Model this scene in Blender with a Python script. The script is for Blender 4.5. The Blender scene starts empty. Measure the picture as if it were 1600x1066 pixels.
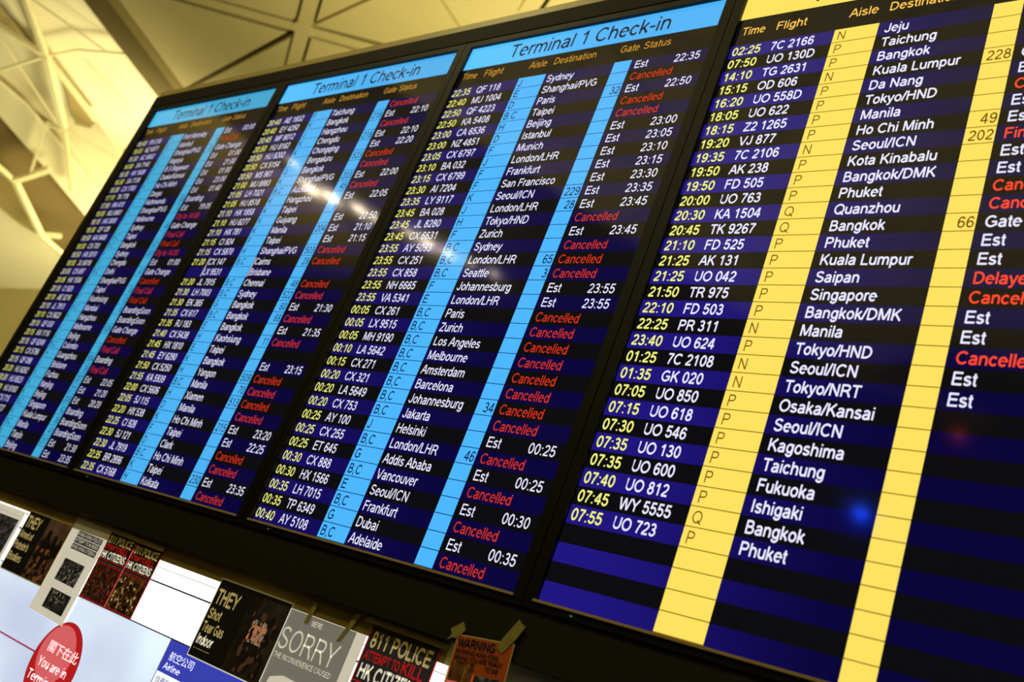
import bpy, bmesh, math, random, os
from mathutils import Matrix, Vector
random.seed(7)
S = bpy.context.scene
COL = S.collection

# ------------------------------------------------------------------ camera, world, exposure
cam_d = bpy.data.cameras.new('camera'); cam = bpy.data.objects.new('camera', cam_d); COL.objects.link(cam)
cam_d.sensor_width = 36; cam_d.lens = 33.92
right = Vector((0.76368361, 0.54463394, 0.34664279))
up = -Vector((0.0484264, 0.48709968, -0.87200274))
fwd = Vector((-0.64377188, 0.68272087, 0.34561538))
M = Matrix((right, up, -fwd)).transposed().to_4x4(); M.translation = (3.8997, -1.52805, 1.65)
cam.matrix_world = M
cam_d.clip_start = 0.05; cam_d.clip_end = 200
cam_d.dof.use_dof = True; cam_d.dof.focus_distance = 2.15; cam_d.dof.aperture_fstop = 3.4
S.camera = cam
S.view_settings.view_transform = 'Standard'; S.view_settings.look = 'None'
S.view_settings.gamma = 1; S.view_settings.exposure = 0.0
try: S.view_settings.use_curve_mapping = False
except Exception: pass
w = bpy.data.worlds.new('world'); S.world = w; w.use_nodes = True
w.node_tree.nodes['Background'].inputs[0].default_value = (1.0, 0.8, 0.45, 1)
w.node_tree.nodes['Background'].inputs[1].default_value = 0.02

WARM = (1.0, 0.89, 0.42)
def spot(name, loc, target, power, angle, blend=0.9, radius=0.25, color=WARM):
    l = bpy.data.lights.new(name, 'SPOT'); l.energy = power; l.spot_size = math.radians(angle); l.spot_blend = blend
    l.shadow_soft_size = radius; l.color = color
    o = bpy.data.objects.new(name, l); COL.objects.link(o); o.location = loc
    o.rotation_euler = (Vector(target) - Vector(loc)).to_track_quat('-Z', 'Y').to_euler(); return o
# added unseen spots that brighten the ceiling and its mirror image in the screens
spot('added_ceiling_light', (-1.6, 5.6, 4.2), (-2.4, 4.6, 9), 1400, 150)
spot('added_ceiling_light', (-6.0, 6.8, 4.6), (-6.2, 5.2, 9), 150, 130)
spot('added_ceiling_light', (-10.2, -7.6, 4.5), (-10.0, -7.6, 9), 2900, 105)
spot('added_ceiling_light', (3.5, -8.0, 3.5), (3.5, -8.0, 9), 600, 150)
spot('added_ceiling_light', (-3.5, -8.0, 3.5), (-3.5, -8.0, 9), 800, 150)
spot('added_wall_light', (-13.5, -1.0, 6.0), (-14.5, 5.2, 4.6), 620, 80)  # extra spot out of view, added to brighten the beige wall
# unseen spots added behind the housing to brighten the vault
spot('added_vault_light', (-11.2, 7.4, 5.4), (-14.6, 4.2, 8.4), 1450, 120, 0.8, 1.6, (1.0, 0.90, 0.50))
spot('added_vault_light', (-11.9, 6.4, 6.1), (-12.6, 3.9, 9.2), 480, 55, 1.0, 0.3, (1.0, 0.93, 0.60))
spot('added_vault_light', (-12.6, 7.6, 5.6), (-18.5, 6.4, 6.9), 1300, 90, 0.9, 1.2, (1.0, 0.90, 0.50))
# downlights over the concourse in front of the board
spot('concourse_downlight', (2.4, -3.6, 8.6), (1.6, 0.0, 2.0), 420, 60, 1.0, 0.3)
spot('concourse_downlight', (-3.0, -3.4, 8.6), (0.8, 0.0, 2.0), 330, 60, 1.0, 0.3)

# ------------------------------------------------------------------ materials
def srgb(c):
    f = lambda v: ((v / 255 + 0.055) / 1.055) ** 2.4 if v > 10.3 else v / 255 / 12.92
    return (f(c[0]), f(c[1]), f(c[2]), 1)
def mat(name, base, rough=0.5, metal=0.0, emit=None, strength=1.0, spec=0.5, noise=None, bump=None):
    m = bpy.data.materials.new(name); m.use_nodes = True; nt = m.node_tree; b = nt.nodes['Principled BSDF']
    b.inputs['Base Color'].default_value = srgb(base); b.inputs['Roughness'].default_value = rough
    b.inputs['Metallic'].default_value = metal; b.inputs['Specular IOR Level'].default_value = spec
    if emit: b.inputs['Emission Color'].default_value = srgb(emit); b.inputs['Emission Strength'].default_value = strength
    if noise or bump:
        tc = nt.nodes.new('ShaderNodeTexCoord'); n = nt.nodes.new('ShaderNodeTexNoise')
        n.inputs['Scale'].default_value = (noise or bump)[0]; n.inputs['Detail'].default_value = 5
        nt.links.new(tc.outputs['Object'], n.inputs['Vector'])
        if noise:
            r = nt.nodes.new('ShaderNodeValToRGB'); a = noise[1]
            c = srgb(base); r.color_ramp.elements[0].position = 0.3; r.color_ramp.elements[1].position = 0.7
            r.color_ramp.elements[0].color = (c[0] * (1 - a), c[1] * (1 - a), c[2] * (1 - a), 1)
            r.color_ramp.elements[1].color = (min(c[0] * (1 + a), 1), min(c[1] * (1 + a), 1), min(c[2] * (1 + a), 1), 1)
            nt.links.new(n.outputs['Fac'], r.inputs[0]); nt.links.new(r.outputs[0], b.inputs['Base Color'])
        if bump:
            bp = nt.nodes.new('ShaderNodeBump'); bp.inputs['Strength'].default_value = bump[1]
            nt.links.new(n.outputs['Fac'], bp.inputs['Height']); nt.links.new(bp.outputs[0], b.inputs['Normal'])
    return m
def lcd(name, col, strength=1.0, fade=None):
    """glossy black glass giving off one colour; fade = (left, right) strength, viewing-angle falloff painted into the emission"""
    m = mat(name, (4, 4, 5), 0.07, 0, col, strength, 0.55)
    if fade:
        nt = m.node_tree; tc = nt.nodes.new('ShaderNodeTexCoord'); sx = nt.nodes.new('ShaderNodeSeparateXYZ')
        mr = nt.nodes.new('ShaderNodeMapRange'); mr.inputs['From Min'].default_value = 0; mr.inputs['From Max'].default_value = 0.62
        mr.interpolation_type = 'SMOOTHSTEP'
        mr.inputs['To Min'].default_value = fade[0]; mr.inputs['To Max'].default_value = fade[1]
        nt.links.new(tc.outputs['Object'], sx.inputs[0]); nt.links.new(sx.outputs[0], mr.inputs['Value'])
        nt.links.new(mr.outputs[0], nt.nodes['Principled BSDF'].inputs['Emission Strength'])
    return m
def backlit(name, base, lit, zlim=1.705, rough=0.6, amb=0.0):
    """paper or film stuck over the light box: glows where the lit panel is behind it"""
    m = mat(name, base, rough, 0, base, 1.0, 0.3); nt = m.node_tree
    g = nt.nodes.new('ShaderNodeNewGeometry'); sx = nt.nodes.new('ShaderNodeSeparateXYZ')
    lt = nt.nodes.new('ShaderNodeMapRange'); lt.inputs['From Min'].default_value = zlim - 0.002; lt.inputs['From Max'].default_value = zlim + 0.002
    lt.inputs['To Min'].default_value = lit; lt.inputs['To Max'].default_value = amb
    nt.links.new(g.outputs['Position'], sx.inputs[0]); nt.links.new(sx.outputs[2], lt.inputs['Value'])
    nt.links.new(lt.outputs[0], nt.nodes['Principled BSDF'].inputs['Emission Strength']); return m
def picture(name, cols, scale, lit=0.1, seed=0.0, stretch=(1, 1, 1)):
    """printed photograph seen small: patches of the picture's own colours"""
    m = mat(name, (40, 30, 20), 0.5, 0, (40, 30, 20), lit, 0.4); nt = m.node_tree; b = nt.nodes['Principled BSDF']
    tc = nt.nodes.new('ShaderNodeTexCoord'); mp = nt.nodes.new('ShaderNodeMapping')
    mp.inputs['Location'].default_value = (seed, seed * 1.7, seed * 0.6); mp.inputs['Scale'].default_value = stretch
    n = nt.nodes.new('ShaderNodeTexNoise'); n.inputs['Scale'].default_value = scale; n.inputs['Detail'].default_value = 7; n.inputs['Roughness'].default_value = 0.62
    n.inputs['Distortion'].default_value = 0.8
    r = nt.nodes.new('ShaderNodeValToRGB'); e = r.color_ramp.elements
    e[0].position = 0.28; e[0].color = srgb(cols[0]); e[1].position = 0.75; e[1].color = srgb(cols[-1])
    for i, c in enumerate(cols[1:-1]):
        x = e.new(0.28 + 0.47 * (i + 1) / (len(cols) - 1)); x.color = srgb(c)
    nt.links.new(tc.outputs['Object'], mp.inputs[0]); nt.links.new(mp.outputs[0], n.inputs['Vector'])
    nt.links.new(n.outputs['Fac'], r.inputs[0]); nt.links.new(r.outputs[0], b.inputs['Base Color']); nt.links.new(r.outputs[0], b.inputs['Emission Color'])
    return m

MT = dict(
    housing=mat('brown_black_metal', (24, 19, 6), 0.6, 0.0, spec=0.14, noise=(6, 0.12)),
    housing_low=mat('black_laminate', (24, 21, 15), 0.5, noise=(3, 0.15)),
    cap=mat('tan_metal_trim', (206, 184, 108), 0.4, 0.0, noise=(4, 0.06)),
    bezel=mat('dark_bezel', (18, 15, 7), 0.5, 0.0, spec=0.2),
    bezel_in=mat('black_bezel_edge', (3, 3, 3), 0.6),
    sill=mat('brushed_sill', (196, 170, 104), 0.45, 0.0),
    strip=mat('bronze_strip', (150, 130, 56), 0.42, 0.0, noise=(5, 0.25)),
    grey_metal=mat('grey_metal_panel', (178, 180, 194), 0.4, 0.0, noise=(4, 0.1)),
    led=mat('white_led', (60, 60, 60), 0.3, 0, (120, 120, 120), 0.5),
    led_green=mat('green_led', (0, 120, 60), 0.3, 0, (60, 200, 110), 0.6),
    ceil=mat('warm_ceiling_paint', (222, 206, 150), 0.75, noise=(0.9, 0.05)),
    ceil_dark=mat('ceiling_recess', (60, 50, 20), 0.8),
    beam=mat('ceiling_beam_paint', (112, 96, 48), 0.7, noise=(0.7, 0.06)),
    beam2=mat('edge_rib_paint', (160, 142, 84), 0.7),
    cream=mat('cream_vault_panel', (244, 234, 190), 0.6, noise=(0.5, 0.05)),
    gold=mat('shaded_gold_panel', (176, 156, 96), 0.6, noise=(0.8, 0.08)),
    brown=mat('brown_recess_shade', (128, 108, 62), 0.7, noise=(0.6, 0.2)),
    rod=mat('cream_truss_paint', (250, 238, 186), 0.5),
    wall=mat('beige_wall', (204, 188, 128), 0.8, noise=(1.5, 0.05)),
    floor=mat('grey_stone_floor', (90, 86, 80), 0.3, noise=(2, 0.1)),
    farwall=mat('dark_hall_wall', (40, 36, 28), 0.8, noise=(0.6, 0.3)),
    lamp=mat('lamp_glow', (255, 240, 220), 0.3, 0, (255, 236, 205), 42.0),
    tape=mat('yellowed_tape', (170, 158, 84), 0.45, noise=(60, 0.12)),
)
BLUE = [(66, 170, 214), (78, 180, 244), (78, 184, 255)]
SC = []
for i, (blue, dim) in enumerate(zip(BLUE + [(255, 226, 96)], (0.78, 0.93, 1.0, 1.0))):
    SC.append(dict(
        cell=lcd('lcd_column_%d' % i, blue, 1.0), head=lcd('lcd_header_%d' % i, blue, 1.0, (1.18, 0.94) if i < 3 else (1.0, 1.0)),
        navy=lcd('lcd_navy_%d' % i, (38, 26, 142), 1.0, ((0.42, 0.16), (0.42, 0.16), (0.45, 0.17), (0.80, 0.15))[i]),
        black=lcd('lcd_black_%d' % i, (13, 12, 15), 1.0),
        white=lcd('lcd_white_%d' % i, (232, 230, 255), dim), time=lcd('lcd_time_%d' % i, (240, 240, 130), dim),
        red=lcd('lcd_red_%d' % i, (206, 50, 28) if i < 3 else (255, 72, 48), dim), amber=lcd('lcd_amber_%d' % i, (206, 150, 52) if i < 3 else (250, 196, 84), dim),
        ink=lcd('lcd_ink_%d' % i, ((22, 70, 110), (14, 50, 96), (6, 34, 78), (112, 78, 10))[i], 1.0),
        title=lcd('lcd_title_%d' % i, ((14, 40, 60), (10, 30, 56), (8, 22, 48), (40, 28, 6))[i], 1.0),
        line=lcd('lcd_line_%d' % i, ((24, 90, 130), (14, 66, 120), (8, 46, 100), (140, 96, 14))[i], 1.0)))

# ------------------------------------------------------------------ helpers
def link(name, verts, faces, m, parent=None, loc=(0, 0, 0)):
    me = bpy.data.meshes.new(name); me.from_pydata(verts, [], faces); me.update()
    o = bpy.data.objects.new(name, me); me.materials.append(m); COL.objects.link(o)
    o.location = loc
    if parent: o.parent = parent
    return o
def boxdata(x0, x1, y0, y1, z0, z1, V, F):
    n = len(V)
    V += [(x0, y0, z0), (x1, y0, z0), (x1, y1, z0), (x0, y1, z0), (x0, y0, z1), (x1, y0, z1), (x1, y1, z1), (x0, y1, z1)]
    F += [tuple(n + i for i in f) for f in ((0, 3, 2, 1), (4, 5, 6, 7), (0, 1, 5, 4), (1, 2, 6, 5), (2, 3, 7, 6), (3, 0, 4, 7))]
def box(name, m, x0, x1, y0, y1, z0, z1, parent=None, bevel=0.0):
    V, F = [], []; boxdata(x0, x1, y0, y1, z0, z1, V, F)
    if not bevel: return link(name, V, F, m, parent)
    bm = bmesh.new(); vs = [bm.verts.new(v) for v in V]; [bm.faces.new([vs[i] for i in f]) for f in F]
    bmesh.ops.bevel(bm, geom=bm.edges[:], offset=bevel, segments=2, affect='EDGES')
    me = bpy.data.meshes.new(name); bm.to_mesh(me); bm.free(); me.materials.append(m)
    o = bpy.data.objects.new(name, me); COL.objects.link(o)
    if parent: o.parent = parent
    return o
def quad(name, m, pts, parent=None, loc=(0, 0, 0)):
    return link(name, [tuple(p) for p in pts], [tuple(range(len(pts)))], m, parent, loc)
def thing(name, label, cat, loc=(0, 0, 0), group=None):
    o = bpy.data.objects.new(name, None); COL.objects.link(o); o.location = loc; o.empty_display_size = 0.1
    return tag(o, label, cat, group)
def tag(o, label=None, cat=None, group=None):
    if label: o['label'] = label
    if cat: o['category'] = cat
    if group: o['group'] = group
    return o
def struct(o): o['kind'] = 'structure'; return o
def prism(name, m, pts, up, parent=None):
    n = len(pts); V = [tuple(p) for p in pts] + [(p[0] + up[0], p[1] + up[1], p[2] + up[2]) for p in pts]
    a = sum(pts[i][0] * pts[(i + 1) % n][1] - pts[(i + 1) % n][0] * pts[i][1] for i in range(n))
    lo = list(range(n)); 
    if a > 0: lo = lo[::-1]
    F = [tuple(lo), tuple(i + n for i in lo[::-1])]
    for k in range(n):
        i, j = lo[k], lo[(k + 1) % n]; F.append((j, i, i + n, j + n))
    return link(name, V, F, m, parent)
def bar(name, m, a, b, wd, parent=None, hgt=None):
    a, b = Vector(a), Vector(b); d = (b - a).normalized(); s = d.cross(Vector((0, 0, 1))).normalized() * wd / 2; u = s.cross(d).normalized() * (hgt or wd) / 2
    V = [a - s - u, a + s - u, a + s + u, a - s + u, b - s - u, b + s - u, b + s + u, b - s + u]
    return link(name, [tuple(v) for v in V], [(0, 1, 2, 3), (4, 7, 6, 5), (0, 4, 5, 1), (1, 5, 6, 2), (2, 6, 7, 3), (3, 7, 4, 0)], m, parent)

# lettering: centre-line strokes in the manner of a plain grotesque face, given width on the spot
ARIAL = dict(zip('abcdefghijklmnopqrstuvwxyz', (556, 556, 500, 556, 556, 278, 556, 556, 222, 222, 500, 222, 833, 556, 556, 556, 556, 333, 500, 278, 556, 500, 722, 500, 500, 500)))
ARIAL.update(dict(zip('ABCDEFGHIJKLMNOPQRSTUVWXYZ', (667, 667, 722, 722, 667, 611, 778, 722, 278, 500, 667, 556, 833, 722, 778, 667, 778, 722, 667, 611, 722, 667, 944, 667, 667, 611))))
ARIAL.update({c: 556 for c in '0123456789'}); ARIAL.update({' ': 278, ':': 278, '.': 278, ',': 278, '/': 278, '-': 333, "'": 191})
_fc = bpy.data.curves.new('type_source', 'FONT'); _fo = bpy.data.objects.new('type_source', _fc); COL.objects.link(_fo)
_fc.resolution_u = 2; _fc.fill_mode = 'FRONT'
def _geom(body):                                                       # Chinese characters: Blender's built-in typeface
    _fc.body = body; bpy.context.view_layer.update()
    ev = _fo.evaluated_get(bpy.context.evaluated_depsgraph_get()); me = ev.to_mesh()
    v = [(p.co.x, p.co.y) for p in me.vertices]; f = [tuple(p.vertices) for p in me.polygons]; ev.to_mesh_clear(); return v, f
def _arc(cx, cy, rx, ry, a0, a1, n=None):
    n = n or max(3, int(abs(a1 - a0) / 24)); r = math.radians
    return [(cx + rx * math.cos(r(a0 + (a1 - a0) * i / n)), cy + ry * math.sin(r(a0 + (a1 - a0) * i / n))) for i in range(n + 1)]
_A = _arc
def _o(cx, rx, cy=.362, ry=.312): return _A(cx, cy, rx, ry, 0, 360, 16)
GLYPHS = {   # centre lines of a plain grotesque, cap height 1, widths as in ARIAL / 716
 '0': [_A(.388, .5, .262, .445, 0, 360, 18)], '1': [[(.16, .73), (.32, .82), (.44, .96)], [(.45, 0), (.45, 1.0)]],
 '2': [_A(.385, .70, .25, .245, 168, -28) + [(.50, .44), (.24, .24), (.13, .10), (.12, .06)], [(.08, .06), (.67, .06)]],
 '3': [_A(.36, .73, .22, .215, 155, -85), _A(.365, .285, .27, .235, 88, -165), [(.28, .517), (.40, .517)]],
 '4': [[(.51, 0), (.51, 1.0)], [(.49, .97), (.08, .31)], [(.03, .29), (.71, .29)]],
 '5': [[(.64, .94), (.22, .94), (.145, .48)], _A(.375, .325, .268, .275, 142, -165)],
 '6': [_A(.392, .305, .255, .255, 0, 360, 15), _A(.41, .5, .285, .445, 38, 205)],
 '7': [[(.09, .94), (.68, .94)], [(.66, .93), (.50, .70), (.38, .42), (.31, .18), (.29, 0)]],
 '8': [_A(.388, .735, .21, .21, 0, 360, 14), _A(.388, .275, .265, .24, 0, 360, 15)],
 'A': [[(.05, 0), (.44, 1.0)], [(.49, 1.0), (.88, 0)], [(.2, .35), (.74, .35)]],
 'B': [[(.16, 0), (.16, 1)], [(.12, .94), (.50, .94)] + _A(.50, .735, .20, .205, 90, -90)[1:] + [(.14, .53)], [(.50, .53)] + _A(.52, .295, .27, .235, 90, -90) + [(.12, .06)]],
 'C': [_A(.54, .5, .425, .445, 42, 318)], 'D': [[(.17, 0), (.17, 1)], [(.12, .94), (.44, .94)] + _A(.44, .5, .435, .44, 80, -80) + [(.44, .06), (.12, .06)]],
 'E': [[(.17, 0), (.17, 1)], [(.12, .94), (.85, .94)], [(.14, .525), (.80, .525)], [(.12, .06), (.87, .06)]],
 'F': [[(.17, 0), (.17, 1)], [(.12, .94), (.79, .94)], [(.14, .52), (.70, .52)]],
 'G': [_A(.55, .5, .43, .445, 44, 318) + [(.94, .20), (.94, .46)], [(.57, .46), (1.0, .46)]],
 'H': [[(.17, 0), (.17, 1)], [(.84, 0), (.84, 1)], [(.14, .535), (.86, .535)]], 'I': [[(.195, 0), (.195, 1)]],
 'J': [[(.54, 1), (.54, .30)] + _A(.315, .29, .225, .235, 0, -180)], 'K': [[(.16, 0), (.16, 1)], [(.80, 1), (.18, .38)], [(.38, .60), (.87, 0)]],
 'L': [[(.15, 0), (.15, 1)], [(.11, .06), (.74, .06)]], 'M': [[(.16, 0), (.16, 1)], [(1.0, 0), (1.0, 1)], [(.19, 1), (.575, .06)], [(.59, .06), (.97, 1)]],
 'N': [[(.165, 0), (.165, 1)], [(.84, 0), (.84, 1)], [(.17, .97), (.83, .03)]], 'O': [_A(.543, .5, .43, .445, 0, 360, 20)],
 'P': [[(.17, 0), (.17, 1)], [(.12, .94), (.54, .94)] + _A(.54, .705, .24, .235, 90, -90) + [(.14, .47)]],
 'Q': [_A(.543, .5, .43, .445, 0, 360, 20), [(.62, .26), (1.0, -.04)]],
 'R': [[(.17, 0), (.17, 1)], [(.12, .94), (.58, .94)] + _A(.58, .715, .24, .225, 90, -90) + [(.14, .49)], [(.52, .49), (.68, .40), (.92, 0)]],
 'S': [_A(.46, .735, .30, .215, 20, 180) + [(.20, .62), (.36, .54), (.58, .48), (.74, .40)] + _A(.47, .275, .33, .225, 18, -172)],
 'T': [[(.43, 0), (.43, 1)], [(.03, .94), (.83, .94)]], 'U': [[(.165, 1), (.165, .38)] + _A(.503, .38, .338, .325, 180, 360) + [(.841, 1)]],
 'V': [[(.05, 1), (.45, 0)], [(.48, 0), (.88, 1)]], 'W': [[(.06, 1), (.36, 0)], [(.38, 0), (.65, .98)], [(.67, .98), (.94, 0)], [(.96, 0), (1.26, 1)]],
 'X': [[(.07, 1), (.87, 0)], [(.85, 1), (.06, 0)]], 'Y': [[(.06, 1), (.466, .44)], [(.88, 1), (.466, .44)], [(.466, .47), (.466, 0)]],
 'Z': [[(.08, .94), (.78, .94)], [(.74, .92), (.10, .08)], [(.05, .06), (.80, .06)]],
 'a': [_A(.37, .50, .235, .175, 160, 0) + [(.605, .10), (.65, 0)], [(.60, .42), (.40, .385)] + _A(.33, .205, .215, .16, 100, 330)[0:] + [(.60, .22)]],
 'b': [[(.13, 0), (.13, 1)], _o(.385, .25)], 'c': [_A(.37, .362, .27, .312, 38, 322)], 'd': [[(.64, 0), (.64, 1)], _o(.375, .25)],
 'e': [[(.12, .385), (.66, .385)] + _A(.385, .362, .272, .312, 4, 318)], 'f': [[(.17, 0), (.17, .82)] + _A(.31, .82, .14, .13, 180, 85) + [(.42, .955)], [(.01, .675), (.37, .675)]],
 'g': [_o(.375, .25), [(.63, .724), (.63, .03)] + _A(.37, .0, .26, .235, 0, -165)], 'h': [[(.145, 0), (.145, 1)], [(.145, .40)] + _A(.385, .44, .24, .235, 165, 5) + [(.628, .36), (.628, 0)]],
 'i': [[(.155, 0), (.155, .724)], [(.155, .87), (.155, 1)]], 'j': [[(.155, .724), (.155, -.14), (.10, -.22), (-.04, -.23)], [(.155, .87), (.155, 1)]],
 'k': [[(.14, 0), (.14, 1)], [(.58, .724), (.16, .28)], [(.31, .42), (.64, 0)]], 'l': [[(.155, 0), (.155, 1)]],
 'm': [[(.15, 0), (.15, .724)], [(.15, .42)] + _A(.367, .46, .213, .215, 165, 5) + [(.582, .36), (.582, 0)], [(.582, .42)] + _A(.80, .46, .213, .215, 165, 5) + [(1.015, .36), (1.015, 0)]],
 'n': [[(.145, 0), (.145, .724)], [(.145, .40)] + _A(.385, .44, .24, .235, 165, 5) + [(.628, .36), (.628, 0)]], 'o': [_o(.388, .27)],
 'p': [[(.14, -.28), (.14, .724)], _o(.39, .25)], 'q': [[(.64, -.28), (.64, .724)], _o(.38, .25)], 'r': [[(.145, 0), (.145, .724)], [(.145, .38)] + _A(.34, .43, .20, .245, 165, 75) + [(.46, .65)]],
 's': [_A(.345, .525, .215, .148, 22, 175) + [(.17, .44), (.34, .37), (.52, .31)] + _A(.345, .20, .235, .15, 25, -170)],
 't': [[(.19, .94), (.19, .18), (.23, .08), (.30, .055), (.37, .06)], [(.02, .675), (.36, .675)]], 'u': [[(.14, .724), (.14, .30)] + _A(.385, .29, .24, .235, 185, 350) + [(.63, .34)], [(.63, 0), (.63, .724)]],
 'v': [[(.06, .724), (.33, 0)], [(.36, 0), (.64, .724)]], 'w': [[(.06, .724), (.27, 0)], [(.29, 0), (.49, .70)], [(.51, .70), (.71, 0)], [(.73, 0), (.94, .724)]],
 'x': [[(.07, .724), (.62, 0)], [(.61, .724), (.06, 0)]], 'y': [[(.06, .724), (.36, .02)], [(.64, .724), (.34, -.06), (.27, -.19), (.18, -.235), (.07, -.22)]],
 'z': [[(.06, .664), (.60, .664)], [(.58, .65), (.10, .08)], [(.04, .06), (.64, .06)]],
 ':': [[(.195, 0), (.195, .13)], [(.195, .59), (.195, .72)]], '.': [[(.195, 0), (.195, .13)]], ',': [[(.20, .13), (.20, .0), (.15, -.14)]], '/': [[(.02, -.02), (.37, 1.02)]],
 '-': [[(.05, .37), (.42, .37)]], "'": [[(.13, .72), (.13, 1)]]}
GLYPHS['9'] = [[(.777 - x, 1 - y) for x, y in p] for p in GLYPHS['6']]
_cache = {}
def stroke(pts, t, V, F):
    n = len(pts); closed = n > 3 and (pts[0][0] - pts[-1][0]) ** 2 + (pts[0][1] - pts[-1][1]) ** 2 < 1e-8; b = len(V)
    for i in range(n):
        if closed: p, q = pts[i - 1 if i else n - 2], pts[i + 1 if i < n - 1 else 1]
        else: p, q = pts[max(i - 1, 0)], pts[min(i + 1, n - 1)]
        c = pts[i]
        d1 = (c[0] - p[0], c[1] - p[1]); d2 = (q[0] - c[0], q[1] - c[1])
        l1 = math.hypot(*d1) or 1; l2 = math.hypot(*d2) or 1
        if l1 == 1 and d1 == (0, 0): d1 = (d2[0] / l2, d2[1] / l2)
        else: d1 = (d1[0] / l1, d1[1] / l1)
        if d2 == (0, 0): d2 = d1
        else: d2 = (d2[0] / l2, d2[1] / l2)
        nx, ny = -(d1[1] + d2[1]), d1[0] + d2[0]; l = math.hypot(nx, ny) or 1; nx, ny = nx / l, ny / l
        k = t / 2 / max(0.55, nx * -d1[1] + ny * d1[0])
        V += [(c[0] - nx * k, c[1] - ny * k), (c[0] + nx * k, c[1] + ny * k)]
    F += [(b + 2 * i, b + 2 * i + 2, b + 2 * i + 3, b + 2 * i + 1) for i in range(n - 1)]
def glyph(ch, t):
    k = (ch, t)
    if k not in _cache:
        V, F = [], []
        if ch in ARIAL:
            tt = min(t, .30)
            for p in GLYPHS.get(ch, []):
                stroke(p, tt, V, F)
            _cache[k] = (V, F, ARIAL[ch] / 716)
        else:
            v, f = _geom(ch); g = []
            for p in f:
                a = sum(v[p[i]][0] * v[p[(i + 1) % len(p)]][1] - v[p[(i + 1) % len(p)]][0] * v[p[i]][1] for i in range(len(p)))
                g.append(p if a > 0 else p[::-1])
            _cache[k] = ([(x / .86, y / .86) for x, y in v], g, 1.13)
    return _cache[k]
def text(name, m, s, x, z, cap, parent=None, width=None, squeeze=0.815, align='l', y=0.0, off=0.0, loc=None):
    """flat lettering in the x-z plane facing -y; baseline z, cap height cap; width fixes the run of the line"""
    V, F = [], []; cx = 0.0; t = round(.125 + off * 4, 3)
    for ch in s:
        v, f, adv = glyph(ch, t); n = len(V)
        V += [((cx + p[0]) * cap, p[1] * cap) for p in v]; F += [tuple(i + n for i in q) for q in f]; cx += adv
    k = squeeze if width is None else width / (cx * cap)
    x0 = 0.0 if align == 'l' else (-cx * cap * k if align == 'r' else -cx * cap * k / 2)
    return link(name, [(x0 + p[0] * k, 0.0, p[1]) for p in V], F, m, parent, loc or (x, y, z))

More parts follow.
